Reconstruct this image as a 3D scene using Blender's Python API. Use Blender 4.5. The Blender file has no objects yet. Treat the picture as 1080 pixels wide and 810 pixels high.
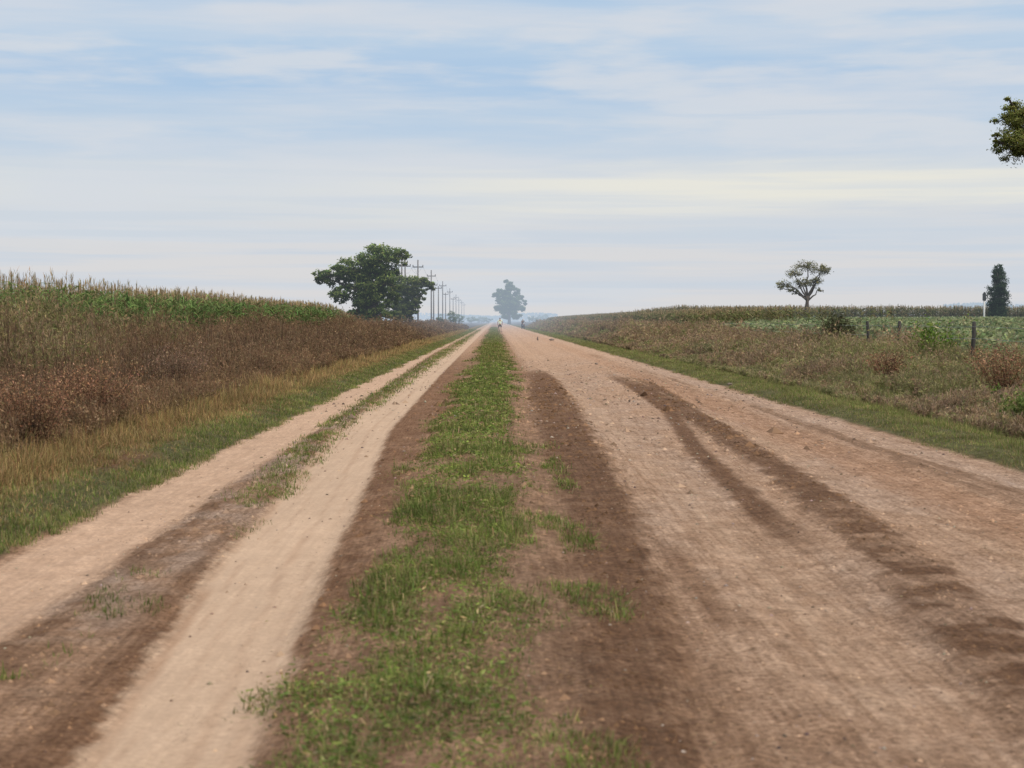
import bpy, bmesh, math, random
import numpy as np
from mathutils import Vector
random.seed(7)
R = np.random.default_rng(11)
C = bpy.context.scene.collection
CAM_H = 1.6

# ------------------------------------------------------------------ noise
_tab = np.random.default_rng(3).random((256, 256))
def vnoise(x, y, seed=0):
    x = np.asarray(x, float) + seed*17.31; y = np.asarray(y, float) + seed*9.77
    xi = np.floor(x).astype(int); yi = np.floor(y).astype(int)
    fx = x-xi; fy = y-yi; fx = fx*fx*(3-2*fx); fy = fy*fy*(3-2*fy)
    g = lambda a, b: _tab[a & 255, b & 255]
    return (g(xi, yi)*(1-fx)+g(xi+1, yi)*fx)*(1-fy)+(g(xi, yi+1)*(1-fx)+g(xi+1, yi+1)*fx)*fy
def fbm(x, y, o=4, seed=0):
    s = 0; a = 1; t = 0
    for i in range(o):
        s = s+a*vnoise(np.asarray(x)*2**i, np.asarray(y)*2**i, seed+i*3); t += a; a *= .5
    return s/t
def ss(a, b, x):
    t = np.clip((np.asarray(x, float)-a)/(b-a), 0, 1); return t*t*(3-2*t)
def band(x, c, w, e):
    return 1-ss(w/2-e, w/2+e, np.abs(x-c))

# ------------------------------------------------------------------ track layout (metres, x across, y along)
def lerp_pts(y, pts):
    return np.interp(np.asarray(y, float), [p[0] for p in pts], [p[1] for p in pts])
cL2 = lambda y: lerp_pts(y, [(0, -1.0), (6, -1.19), (11, -1.47), (18, -1.68), (25, -1.93), (50, -2.0), (300, -2.0)])
wL2 = lambda y: lerp_pts(y, [(0, .66), (6, .68), (11, .78), (18, .8), (60, .8)])
cL1 = lambda y: lerp_pts(y, [(0, -2.75), (9, -2.85), (16, -2.98), (40, -3.05), (80, -3.4), (300, -3.4)])
cD1 = lambda y: lerp_pts(y, [(0, .4), (6, .5), (11, .80), (18, .93), (25, 1.02), (45, 1.32), (60, 1.4)])
wD1 = lambda y: lerp_pts(y, [(0, .36), (6, .38), (11, .54), (18, .70), (30, .85), (45, .80), (52, .6)])
cD2 = lambda y: lerp_pts(y, [(0, 2.1), (8.4, 2.42), (11, 2.67), (15, 2.9), (20, 3.1), (26, 3.26), (46, 3.7), (90, 4.0)])
wD2 = lambda y: lerp_pts(y, [(0, .6), (8, .52), (11, .50), (20, .42), (30, .6), (46, 1.0), (50, .8)])
cD3 = lambda y: lerp_pts(y, [(0, 2.0), (13, 2.2), (21, 2.5), (30, 3.05), (40, 3.3)])

def rise(x, y):
    return .5*ss(11, 17, x)*ss(35, 150, y)
def height(x, y):
    x = np.asarray(x, float); y = np.asarray(y, float)
    z = -.035*band(x, cL2(y), wL2(y), .10) - .022*band(x, cL1(y), .82, .2)
    z = z + .07*band(x, -.22, 1.3, .3) + .006*band(x, -2.3, .5, .15)
    z = z + .03*band(x, cD1(y), wD1(y), .1) + .025*band(x, cD2(y), wD2(y), .12)
    z = z - .03*band(x, 1.9, .7, .25) - .03*band(x, 4.2, .5, .2)
    z = z + .10*ss(-3.5, -4.0, x) - .32*ss(-4.3, -7, x) + .3*ss(-8.5, -10.5, x)
    z = z + .07*ss(5.4, 5.9, x) - .28*ss(6.2, 8, x) + .28*ss(9, 11.5, x)
    near = 1-ss(60, 200, y)
    z = z + near*(.018*(fbm(x*1.1, y*.5, 4, 5)-.5) + .030*(fbm(x*7, y*5, 4, 9)-.5)*(1-.7*band(x, cL2(y), wL2(y)*.9, .08)) + .012*(fbm(x*9, y*1.0, 2, 19)-.5))
    z = z + rise(x, y)
    return z

# ------------------------------------------------------------------ materials
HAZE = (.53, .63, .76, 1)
def haze_group():  # haze painted onto surfaces as emission, growing with distance from the origin
    g = bpy.data.node_groups.new('painted_haze', 'ShaderNodeTree')
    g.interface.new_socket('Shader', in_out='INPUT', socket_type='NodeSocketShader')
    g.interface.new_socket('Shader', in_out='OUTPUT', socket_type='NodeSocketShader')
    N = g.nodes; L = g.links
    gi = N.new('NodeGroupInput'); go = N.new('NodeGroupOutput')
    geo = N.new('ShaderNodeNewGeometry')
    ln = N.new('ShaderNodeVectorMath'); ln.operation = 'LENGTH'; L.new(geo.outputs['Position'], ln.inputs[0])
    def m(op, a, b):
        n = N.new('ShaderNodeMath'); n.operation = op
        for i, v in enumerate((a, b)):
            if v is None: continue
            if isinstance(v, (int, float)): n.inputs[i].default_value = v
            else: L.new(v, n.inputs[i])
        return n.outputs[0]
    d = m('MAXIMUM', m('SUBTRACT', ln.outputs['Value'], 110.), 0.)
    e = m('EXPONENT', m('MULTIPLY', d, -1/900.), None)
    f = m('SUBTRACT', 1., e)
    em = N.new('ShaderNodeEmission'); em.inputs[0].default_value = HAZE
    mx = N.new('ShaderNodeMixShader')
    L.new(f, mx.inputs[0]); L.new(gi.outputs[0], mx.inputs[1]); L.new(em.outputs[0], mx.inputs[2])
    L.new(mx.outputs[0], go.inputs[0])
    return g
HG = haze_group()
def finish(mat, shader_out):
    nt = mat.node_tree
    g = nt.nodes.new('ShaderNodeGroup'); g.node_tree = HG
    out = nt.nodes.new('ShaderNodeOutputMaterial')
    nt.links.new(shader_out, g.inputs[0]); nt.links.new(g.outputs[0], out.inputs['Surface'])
def newmat(name):
    m = bpy.data.materials.new(name); m.use_nodes = True; m.node_tree.nodes.clear(); return m

def veg_mat(name, trans=.3):
    m = newmat(name); N = m.node_tree.nodes; L = m.node_tree.links
    at = N.new('ShaderNodeAttribute'); at.attribute_name = 'Col'
    hs = N.new('ShaderNodeMixRGB'); hs.blend_type = 'MULTIPLY'; hs.inputs[0].default_value = 1
    nz = N.new('ShaderNodeTexNoise'); nz.inputs['Scale'].default_value = 1.3; nz.inputs['Detail'].default_value = 3
    tc = N.new('ShaderNodeNewGeometry'); L.new(tc.outputs['Position'], nz.inputs['Vector'])
    rp = N.new('ShaderNodeValToRGB'); rp.color_ramp.elements[0].position = .3; rp.color_ramp.elements[0].color = (.7, .7, .72, 1)
    rp.color_ramp.elements[1].position = .7; rp.color_ramp.elements[1].color = (1.2, 1.17, 1.1, 1)
    L.new(nz.outputs[0], rp.inputs[0]); L.new(at.outputs['Color'], hs.inputs[1]); L.new(rp.outputs[0], hs.inputs[2])
    d = N.new('ShaderNodeBsdfDiffuse'); t = N.new('ShaderNodeBsdfTranslucent'); mx = N.new('ShaderNodeMixShader')
    mx.inputs[0].default_value = trans
    L.new(hs.outputs[0], d.inputs[0]); L.new(hs.outputs[0], t.inputs[0])
    L.new(d.outputs[0], mx.inputs[1]); L.new(t.outputs[0], mx.inputs[2])
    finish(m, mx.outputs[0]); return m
VEG = veg_mat('foliage'); STRAW = veg_mat('dry_stalks', .15)

def soil_mat():
    m = newmat('soil'); N = m.node_tree.nodes; L = m.node_tree.links
    at = N.new('ShaderNodeAttribute'); at.attribute_name = 'Col'
    geo = N.new('ShaderNodeNewGeometry')
    def noise(sc, det, rough=.6, vec=None):
        n = N.new('ShaderNodeTexNoise'); n.inputs['Scale'].default_value = sc; n.inputs['Detail'].default_value = det
        n.inputs['Roughness'].default_value = rough; L.new(vec or geo.outputs['Position'], n.inputs['Vector']); return n.outputs[0]
    def ramp(inp, a, ca, b, cb):
        r = N.new('ShaderNodeValToRGB'); r.color_ramp.elements[0].position = a; r.color_ramp.elements[0].color = (*ca, 1)
        r.color_ramp.elements[1].position = b; r.color_ramp.elements[1].color = (*cb, 1); L.new(inp, r.inputs[0]); return r.outputs[0]
    def mul(a, b, f=1):
        x = N.new('ShaderNodeMixRGB'); x.blend_type = 'MULTIPLY'; x.inputs[0].default_value = f; L.new(a, x.inputs[1]); L.new(b, x.inputs[2]); return x.outputs[0]
    sc = N.new('ShaderNodeVectorMath'); sc.operation = 'MULTIPLY'; sc.inputs[1].default_value = (1, .12, 1); L.new(geo.outputs['Position'], sc.inputs[0])
    sc3 = N.new('ShaderNodeVectorMath'); sc3.operation = 'MULTIPLY'; sc3.inputs[1].default_value = (1, .03, 1); L.new(geo.outputs['Position'], sc3.inputs[0]); n5 = noise(34, 4, .6, sc3.outputs[0]); n1 = noise(26, 7, .8); n2 = noise(4, 5, .65); n3 = noise(9, 4, .6, sc.outputs[0]); n4 = noise(120, 2)
    c = mul(at.outputs['Color'], ramp(n1, .38, (.50, .46, .43), .60, (1.30, 1.29, 1.28)))
    c = mul(c, ramp(n2, .35, (.78, .75, .72), .65, (1.14, 1.14, 1.14)))
    c = mul(c, ramp(n3, .38, (.88, .85, .83), .6, (1.06, 1.06, 1.07)))
    c = mul(c, ramp(n5, .36, (.80, .77, .74), .62, (1.10, 1.10, 1.10)))
    vo = N.new('ShaderNodeTexVoronoi'); vo.inputs['Scale'].default_value = 38; L.new(geo.outputs['Position'], vo.inputs['Vector'])
    c = mul(c, ramp(vo.outputs['Distance'], .05, (.72, .70, .69), .28, (1.03, 1.03, 1.03)), .7)
    blend = N.new('ShaderNodeMixRGB'); L.new(at.outputs['Alpha'], blend.inputs[0]); L.new(at.outputs['Color'], blend.inputs[1]); L.new(c, blend.inputs[2]); c = blend.outputs[0]
    bs = N.new('ShaderNodeBsdfPrincipled'); bs.inputs['Roughness'].default_value = 1; bs.inputs['Specular IOR Level'].default_value = .1
    L.new(c, bs.inputs['Base Color'])
    ad = N.new('ShaderNodeMath'); ad.operation = 'ADD'; L.new(n1, ad.inputs[0]); L.new(n4, ad.inputs[1])
    bp = N.new('ShaderNodeBump'); bp.inputs['Strength'].default_value = .8; bp.inputs['Distance'].default_value = .018; L.new(at.outputs['Alpha'], bp.inputs['Strength'])
    L.new(ad.outputs[0], bp.inputs['Height']); L.new(bp.outputs[0], bs.inputs['Normal'])
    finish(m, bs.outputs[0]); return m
SOIL = soil_mat()

def solid(name, col, rough=.8, var=.25, scale=6., metal=0):
    m = newmat(name); N = m.node_tree.nodes; L = m.node_tree.links
    bs = N.new('ShaderNodeBsdfPrincipled'); bs.inputs['Roughness'].default_value = rough; bs.inputs['Metallic'].default_value = metal
    nz = N.new('ShaderNodeTexNoise'); nz.inputs['Scale'].default_value = scale; nz.inputs['Detail'].default_value = 4
    tc = N.new('ShaderNodeTexCoord'); L.new(tc.outputs['Object'], nz.inputs['Vector'])
    r = N.new('ShaderNodeValToRGB'); r.color_ramp.elements[0].position = .3; r.color_ramp.elements[1].position = .7
    r.color_ramp.elements[0].color = (*[c*(1-var) for c in col], 1); r.color_ramp.elements[1].color = (*[min(1, c*(1+var)) for c in col], 1)
    L.new(nz.outputs[0], r.inputs[0]); L.new(r.outputs[0], bs.inputs['Base Color'])
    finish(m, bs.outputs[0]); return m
BARK = solid('bark', (.075, .058, .045), .95, .4, 5)
WOOD = solid('weathered_wood', (.13, .11, .095), .9, .35, 8)
DARKWOOD = solid('dark_wood', (.05, .044, .038), .9, .35, 8)
CONC = solid('pale_post', (.62, .60, .56), .8, .12, 4)
WIRE = solid('galvanised_wire', (.18, .18, .18), .5, .1, 4)
PORC = solid('insulator_porcelain', (.12, .09, .08), .3, .1, 4)
DARKM = solid('dark_metal', (.03, .03, .032), .5, .2, 8)
TYRE = solid('tyre_rubber', (.02, .02, .02), .9, .2, 9)
REDP = solid('dusty_red_paint', (.16, .05, .045), .5, .25, 9)
SKIN = solid('skin', (.36, .22, .15), .6, .08, 9)
SHIRT = solid('pale_green_cloth', (.70, .78, .55), .9, .1, 9)
SHORTS = solid('black_cloth', (.015, .015, .018), .9, .2, 9)
DCLOTH = solid('dark_maroon_cloth', (.03, .018, .02), .9, .2, 9)
HAIR = solid('dark_hair', (.02, .015, .012), .7, .2, 9)
STONE = solid('clod', (.20, .15, .115), 1, .35, 14)

# ------------------------------------------------------------------ object helpers
def tag(o, label=None, cat=None, group=None, kind=None):
    for k, v in (('label', label), ('category', cat), ('group', group), ('kind', kind)):
        if v: o[k] = v
    return o
def empty(name, loc=(0, 0, 0), rz=0):
    o = bpy.data.objects.new(name, None); C.objects.link(o); o.location = loc; o.rotation_euler = (0, 0, rz); return o
def link(name, me, mat, parent=None):
    if mat: me.materials.append(mat)
    o = bpy.data.objects.new(name, me); C.objects.link(o)
    if parent: o.parent = parent
    return o

class TM:
    """triangle soup with a colour per vertex"""
    def __init__(s): s.v = []; s.f = []; s.c = []; s.n = 0
    def add(s, v, f, c):
        s.v.append(v.astype(np.float32)); s.f.append((f+s.n).astype(np.int32)); s.c.append(c.astype(np.float32)); s.n += len(v)
    def ribbons(s, P, az, L, W, out, up, droop, col, seg=3, tip=.12, shade=.55, belly=.35):
        """P (N,3) base; curve = P + L*(t*out*dir + (t*up - t*t*droop) z)"""
        N = len(P)
        if N == 0: return
        b = lambda a: np.broadcast_to(np.asarray(a, float), (N,))
        L, W, out, up, droop, az = map(b, (L, W, out, up, droop, az))
        tw = R.uniform(-1.2, 1.2, N)
        dx, dy = np.cos(az), np.sin(az)
        sx, sy, sz = -dy*np.cos(tw), dx*np.cos(tw), np.sin(tw)*.4
        V = np.zeros((N, seg+1, 2, 3)); Cc = np.zeros((N, seg+1, 2, 4)); Cc[..., 3] = 1
        for k in range(seg+1):
            t = k/seg
            w = W*.5*max(tip, (1-t)**.8*(belly+(1-belly)*min(1, t*3+.2)) if k else belly+.2)
            cx = P[:, 0]+L*out*t*dx; cy = P[:, 1]+L*out*t*dy; cz = P[:, 2]+L*(up*t-droop*t*t)
            for q, sg in ((0, -1), (1, 1)):
                V[:, k, q, 0] = cx+sg*w*sx; V[:, k, q, 1] = cy+sg*w*sy; V[:, k, q, 2] = cz+sg*w*sz
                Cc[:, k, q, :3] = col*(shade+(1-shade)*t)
        base = (np.arange(N)*(seg+1)*2)[:, None]
        F = []
        for k in range(seg):
            o = 2*k
            F.append(np.stack([base[:, 0]+o, base[:, 0]+o+1, base[:, 0]+o+3], 1)); F.append(np.stack([base[:, 0]+o, base[:, 0]+o+3, base[:, 0]+o+2], 1))
        s.add(V.reshape(-1, 3), np.concatenate(F), Cc.reshape(-1, 4))
    def cards(s, P, L, W, col, flat=0.):
        """leaf diamonds with random orientation"""
        N = len(P)
        if N == 0: return
        d = R.normal(size=(N, 3)); d[:, 2] *= (1-flat); d /= np.linalg.norm(d, axis=1)[:, None]+1e-9
        e = R.normal(size=(N, 3)); e -= (e*d).sum(1)[:, None]*d; e /= np.linalg.norm(e, axis=1)[:, None]+1e-9
        L = np.broadcast_to(np.asarray(L, float), (N,))[:, None]; W = np.broadcast_to(np.asarray(W, float), (N,))[:, None]
        V = np.stack([P-d*L*.5, P+e*W*.5, P+d*L*.5, P-e*W*.5], 1)
        b = np.arange(N)*4
        F = np.concatenate([np.stack([b, b+1, b+2], 1), np.stack([b, b+2, b+3], 1)])
        Cc = np.ones((N, 4, 4)); Cc[..., :3] = col[:, None, :] if col.ndim == 2 else col
        s.add(V.reshape(-1, 3), F, Cc.reshape(-1, 4))
    def tube(s, pts, rad, col=(1, 1, 1), n=6):
        pts = np.array(pts, float); rad = np.broadcast_to(np.asarray(rad, float), (len(pts),))
        t = np.gradient(pts, axis=0); t /= np.linalg.norm(t, axis=1)[:, None]+1e-9
        ref = np.array([0, 0, 1.]) if abs(t[0][2]) < .9 else np.array([1., 0, 0])
        V = []
        for p, tt, r in zip(pts, t, rad):
            a = np.cross(tt, ref); a /= np.linalg.norm(a)+1e-9; b = np.cross(tt, a)
            for k in range(n):
                an = 2*math.pi*k/n; V.append(p+r*(a*math.cos(an)+b*math.sin(an)))
        V += [pts[0], pts[-1]]; F = []
        m = len(pts)
        for i in range(m-1):
            for k in range(n):
                a0 = i*n+k; a1 = i*n+(k+1) % n; F += [(a0, a1, a1+n), (a0, a1+n, a0+n)]
        for k in range(n):
            F += [(m*n, (k+1) % n, k), (m*n+1, (m-1)*n+k, (m-1)*n+(k+1) % n)]
        cc = np.ones((len(V), 4)); cc[:, :3] = col
        s.add(np.array(V), np.array(F), cc)
    def box(s, c, size, rz=0, col=(1, 1, 1), bev=.12):
        hx, hy, hz = [q/2 for q in size]; V = []
        b = min(hx, hy, hz)*bev*2
        for z, i in ((-hz, b), (-hz+b, 0), (hz-b, 0), (hz, b)):
            for sx, sy in ((-1, -1), (1, -1), (1, 1), (-1, 1)):
                V.append((sx*(hx-i), sy*(hy-i), z))
        V = np.array(V); ca, sa = math.cos(rz), math.sin(rz)
        V = np.stack([V[:, 0]*ca-V[:, 1]*sa+c[0], V[:, 0]*sa+V[:, 1]*ca+c[1], V[:, 2]+c[2]], 1); F = []
        for i in range(3):
            for k in range(4):
                a0 = i*4+k; a1 = i*4+(k+1) % 4; F += [(a0, a1, a1+4), (a0, a1+4, a0+4)]
        F += [(0, 2, 1), (0, 3, 2), (12, 13, 14), (12, 14, 15)]
        cc = np.ones((len(V), 4)); cc[:, :3] = col
        s.add(V, np.array(F), cc)
    def build(s, name, mat, parent=None, smooth=False):
        v = np.concatenate(s.v); f = np.concatenate(s.f); c = np.concatenate(s.c)
        me = bpy.data.meshes.new(name)
        me.vertices.add(len(v)); me.vertices.foreach_set('co', v.ravel())
        me.loops.add(len(f)*3); me.loops.foreach_set('vertex_index', f.ravel())
        me.polygons.add(len(f)); me.polygons.foreach_set('loop_start', np.arange(len(f), dtype=np.int32)*3)
        me.polygons.foreach_set('use_smooth', np.full(len(f), smooth))
        at = me.attributes.new('Col', 'FLOAT_COLOR', 'POINT'); at.data.foreach_set('color', c.ravel())
        me.update(calc_edges=True)
        return link(name, me, mat, parent)

def pal(N, cols, w=None, jit=.18):
    cols = np.array(cols); i = R.choice(len(cols), N, p=None if w is None else np.array(w)/sum(w))
    c = cols[i]*(1+R.normal(0, jit, (N, 1)))*(1+R.normal(0, jit*.35, (N, 3)))
    return np.clip(c, .004, .9)

# ------------------------------------------------------------------ ground sheets
TAN = np.array((.47, .315, .21)); PALE = np.array((.48, .335, .225)); BROWN = np.array((.178, .100, .056)); MID = np.array((.35, .218, .135))
GREY = np.array((.43, .315, .235)); ORANGE = np.array((.40, .235, .14)); GRASSY = np.array((.11, .105, .045)); OLIVE = np.array((.10, .09, .04))
def ground_col(X, Y):
    e = (fbm(X*5, Y*1.6, 4, 2)-.5)*.30; st = fbm(X*9, Y*.22, 4, 12); lug = fbm(X*1.9, Y*3.3, 6, 31); big = fbm(X*1.2, Y*.35, 4, 41)
    pat = fbm(X*2.5, Y*1.2, 4, 51)
    f2 = (fbm(X*14, Y*7, 3, 63)-.5)*.22; c = np.zeros(X.shape+(3,)) + MID
    def mix(m, col):
        nonlocal c
        m = np.clip(m, 0, 1)[..., None]; c = c*(1-m)+np.asarray(col)*m
    # left track bed
    mix(band(X+e*.5, -2.25, 2.9, .2), MID*1.02); mix(band(X+e*.4, cL1(Y)+.50, .22, .10)*.8, BROWN*1.1); mix(ss(-2.5, -1.9, X+e)*(1-ss(7, 11, Y+e*8))*ss(.38, .55, pat+f2)*.55, BROWN*1.3); mix(band(X+e*.4, cL2(Y)-wL2(Y)*.5-.08, .16, .06)*.7, BROWN*1.15)
    mix(ss(.38, .58, pat+f2)*band(X+e, -2.35, .75, .15)*.8, GREY*.92); mix(ss(.5, .62, lug+f2)*band(X, -2.2, .9, .2)*.5, TAN*.8)
    mix(ss(-1.95, -1.6, X+e*.4)*(1-ss(-.3, .1, X+e))*(1-ss(50, 90, Y)), BROWN*1.35)
    mix(ss(.5, .62, pat)*band(X, -1.0, .8, .3)*.4, MID)
    mix(band(X+e*.34+f2*.5, cL1(Y), .80, .05), TAN*1.03)
    mix(band(X+e*.26+f2*.5, cL2(Y), wL2(Y), .03), PALE*.97)
    [mix(band(X+e*.03, cL2(Y)+wL2(Y)*o_, w_, .018)*ss(.35, .58, fbm(X*9, Y*.6, 3, 300+int(o_*100)))*a_, MID*.95) for o_, w_, a_ in ((-.40, .05, .8), (-.28, .03, .6), (-.13, .02, .4), (.1, .03, .55), (.14, .02, .5), (.33, .02, .4))]
    mix(band(X+e*.1, cL2(Y)-wL2(Y)*.5+.05, .04, .03)*.5*ss(.35,.6,lug), MID)
    # far: both lanes pale
    mix(ss(55, 120, Y)*band(X+e, -2.5, 2.6, .3)*.6, TAN*1.05)
    # dark soil beside the median
    mix(band(X+e, -.1, 1.3, .25)*.75, MID*.72); mix(ss(.46, .62, pat+f2)*band(X, -.1, 1.7, .2)*.6, MID*1.05)
    # right road
    rr = ss(.85, 1.25, X+e*.3)*(1-ss(5.3, 5.8, X+e))
    mix(rr, TAN*1.04); mix(rr*ss(.42, .62, big)*.5, GREY*1.02); mix(rr*ss(.5, .68, pat)*.35, MID*1.15)
    mix(rr*band(X+e, 1.75, .8, .3)*.35, PALE*.85)
    mix(ss(.42, .60, lug)*rr*band(X, 2.0, 2.2, .5)*(1-ss(14, 30, Y))*.35, MID)
    mix(band(X+e*.5, 4.15, .8, .25)*.65, ORANGE); mix(band(X+e, 5.15, .5, .2)*.5, GREY*1.12)
    mix(band(X+e, 4.75, .35, .15)*ss(.38, .55, st)*.9*(1-ss(40, 70, Y)), MID*.75); mix(band(X+e, 5.1, .12, .08)*ss(.45, .6, st)*.8*(1-ss(16, 20, Y)), (.62, .5, .42))
    mix(ss(45, 80, Y)*rr*.55, TAN*1.12)
    mix(band(X+e, 2.0, .25, .1)*.3*rr*ss(.4,.6,st), MID)
    # dark strips
    mix(band(X+e*.5+f2*1.2, cD1(Y), wD1(Y), .13)*(1-ss(50, 55, Y+e*20)), BROWN); mix(ss(.5, .66, lug+f2)*band(X, cD1(Y), wD1(Y), .15)*.2, MID)
    d2 = band(X+(lug-.5)*.34*(1-ss(12, 25, Y)*.6)+f2*.7, cD2(Y), wD2(Y), .09)*(1-ss(40, 52, Y+e*30+(X-3.7)*6))
    mix(d2*(.97-.55*ss(.46, .62, lug+f2)*(1-ss(10, 18, Y)*.85)), BROWN)
    mix(band(X+(lug-.5)*.12, cD3(Y), .26, .06)*ss(11, 14, Y)*(1-ss(38, 44, Y))*.97, BROWN*1.05)
    mix(band(X+e*.3, 1.22, .16, .08)*ss(8.4, 9.5, Y)*(1-ss(11.3, 12.6, Y))*.75, BROWN*1.3)
    mix(band(X+e*.4, 4.6, .35, .15)*ss(70, 75, Y)*(1-ss(78, 84, Y))*.7, MID)
    mix(rr*(1-ss(6.3, 7.6, Y+e*3))*band(X, 1.2, 3.4, .8)*.3, BROWN*1.5)
    for o_, w_ in ((1.55, .05), (1.7, .03), (2.05, .04), (4.0, .06), (4.35, .04), (1.35, .03)): mix(rr*band(X-cD1(Y)*.4+.4, o_, w_, .025)*ss(.4, .6, fbm(X*6, Y*.35, 3, int(o_*50)))*.5, MID*.95)
    for o_, w_ in ((1.8, .07), (3.55, .09), (4.55, .05)): mix(rr*band(X-cD1(Y)*.4+.4, o_, w_, .03)*ss(.35, .6, fbm(X*5, Y*.3, 3, int(o_*40)))*.45, PALE)
    mix(band(X+e*.3,.75,.7,.2)*band(Y+e*3,50,5,1.2)*.8, BROWN*1.3)
    # verges
    lv = ss(-3.34, -3.46, X+e*.5); mix(lv, GRASSY); mix(ss(-3.8, -4.2, X+e)*.9, np.array((.20, .145, .065))); mix(ss(-5.2, -5.8, X), (.07, .05, .034))
    mix(band(X+e, -4.05, .5, .15)*band(Y, 18.3, 2.2, .6)*.95, BROWN)
    rv = ss(5.45, 5.62, X+e*.4); mix(rv, GRASSY*1.1); mix(ss(8, 9, X), (.08, .062, .035))
    mix(ss(15, 40, np.abs(X)), (.11, .12, .05))
    f = ((1-ss(.0, 1, ss(-3.7, -3.4, X)))*0+1)
    return c*(.93+.14*big[..., None])*f[...] [..., None] if False else c*(.93+.14*big[..., None])

ys = [-40, -25, -15, -8, -3, 0, 1.5, 3]
while ys[-1] < 110: ys.append(ys[-1]*1.0052+.0)
while ys[-1] < 7000: ys.append(ys[-1]*1.03)
ys = np.array(ys)
xr = list(np.arange(-4.2, 6.21, .03))
def ext(a, sgn):
    out = []; x = a; st = .08
    while abs(x) < 6000: x += sgn*st; out.append(x); st = min(st*1.06, 300) if abs(x) > 16 else .12
    return out
xs = np.array(sorted(ext(-4.2, -1)+xr+ext(6.2, 1)))
def sheet(name, x0, x1, y0=-1e9, y1=1e9):
    X1 = xs[(xs >= x0-1e-6) & (xs <= x1+1e-6)]; Y1 = ys[(ys >= y0) & (ys <= y1)]
    X, Y = np.meshgrid(X1, Y1); Z = height(X, Y)
    col = np.ones(X.shape+(4,)); col[..., :3] = ground_col(X, Y); col[..., 3] = 1-.72*band(X, cL2(Y), wL2(Y)*.92, .06)-.5*band(X, cL1(Y), .7, .1)-.15*band(X, 1.75, .6, .3)
    nx = len(X1); ny = len(Y1); i = np.arange((ny-1)*(nx-1)); r = i//(nx-1); q = i % (nx-1); a = r*nx+q
    F = np.concatenate([np.stack([a, a+1, a+nx+1], 1), np.stack([a, a+nx+1, a+nx], 1)])
    t = TM(); t.add(np.stack([X, Y, Z], -1).reshape(-1, 3), F, col.reshape(-1, 4))
    o = t.build(name, SOIL, smooth=True); return tag(o, kind='structure')
def snap(v): return xs[np.argmin(abs(xs-v))]
b0, b1, b2, b3 = snap(-3.4), snap(-.84), snap(.48), snap(5.6)
sheet('ground_left', -7000, b0); sheet('dirt_track', b0, b1); sheet('median_strip', b1, b2); sheet('dirt_road', b2, b3); sheet('ground_right', b3, 7000)

# ------------------------------------------------------------------ scatter helpers
def scatter(N, x0, x1, y0, y1):
    x = R.uniform(x0, x1, N); y = y0*(y1/y0)**R.random(N); return x, y
def P3(x, y, dz=0): return np.stack([x, y, height(x, y)+dz], 1)
GREENS = [(.155, .205, .050), (.205, .255, .065), (.11, .15, .04), (.28, .285, .10)]
DRY = [(.46, .35, .18), (.38, .27, .15), (.28, .19, .10)]

# median grass
def grass_patch(name, label, x, y, dens, hgt, cols, w, lod0=12, width=.007, lean=.8, cl=7, seg=3):
    keep = R.random(len(x)) < dens; x = x[keep]; y = y[keep]
    x = np.repeat(x, cl)+0; y = np.repeat(y, cl)+0
    s = np.clip(y/lod0, 1, 8)**.8
    x = x+R.normal(0, .028, len(x))*s; y = y+R.normal(0, .035, len(y))*s
    n = len(x); h = np.repeat(hgt[keep] if hasattr(hgt, '__len__') else np.full(keep.sum(), hgt), cl)*R.uniform(.45, 1.25, n)
    o = R.uniform(.15, lean, n)
    t = TM()
    tint = fbm(x*2.2, y*.9, 3, 77)[:, None]
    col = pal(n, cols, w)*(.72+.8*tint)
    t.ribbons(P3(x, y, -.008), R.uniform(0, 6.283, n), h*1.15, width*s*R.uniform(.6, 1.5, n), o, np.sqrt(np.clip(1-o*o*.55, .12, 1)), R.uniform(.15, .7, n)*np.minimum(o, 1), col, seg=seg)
    ob = t.build(name, VEG); return tag(ob, label, 'grass', kind='stuff')
x, y = scatter(36000, -1.25, .75, 5.0, 400)
cen = lerp_pts(y, [(5, -.30), (8, -.30), (12, -.28), (20, -.28), (35, -.25), (60, 0), (400, .0)]); wid = lerp_pts(y, [(5, .56), (8, .60), (12, .66), (20, .68), (35, .80), (60, .85), (400, .9)])
pt = fbm(x*2.9, y*.75, 5, 61)+.06*(1-ss(.1, .5, np.abs(x-cen))); e = (fbm(x*1.5, y*.7, 3, 66)-.5)
q = 1-ss(.55, 1.05, np.abs(x-cen)/wid+e*1.3)
dens = q*np.where(y < 22, .12+.88*ss(.31, .47, pt), .45+.55*ss(.35, .5, pt))*1.0
dens = np.maximum(dens, band(x, .25, .9, .2)*(1-ss(20, 24, y))*ss(.54, .62, pt)*.8)
hg = (.034+.066*ss(.40, .65, pt)*(1-.15*ss(15, 40, y)))*R.choice([.5, .8, 1, 1.4], len(x))*(1-.35*ss(.1, .3, x))*(1-.3*(1-ss(6, 10, y)))
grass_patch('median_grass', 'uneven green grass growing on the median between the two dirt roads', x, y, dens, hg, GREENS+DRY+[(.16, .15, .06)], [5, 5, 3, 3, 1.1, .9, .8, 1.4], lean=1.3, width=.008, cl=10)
x2, y2 = scatter(42000, -1.2, .7, 5.0, 60); cen2 = np.interp(y2, [5, 12, 35, 60], [-.38, -.3, -.25, 0])
pt2 = fbm(x2*2.9, y2*.75, 5, 61)+.06*(1-ss(.1, .5, np.abs(x2-cen2))); k = (R.random(len(x2)) < (1-ss(.45, .9, np.abs(x2-cen2)/.64+(fbm(x2*1.5, y2*.7, 3, 66)-.5)*1.3))*(.15+.85*ss(.30, .45, pt2))); x2, y2 = x2[k], y2[k]; n = len(x2); sc2 = np.clip(y2/12, 1, 5)
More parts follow.
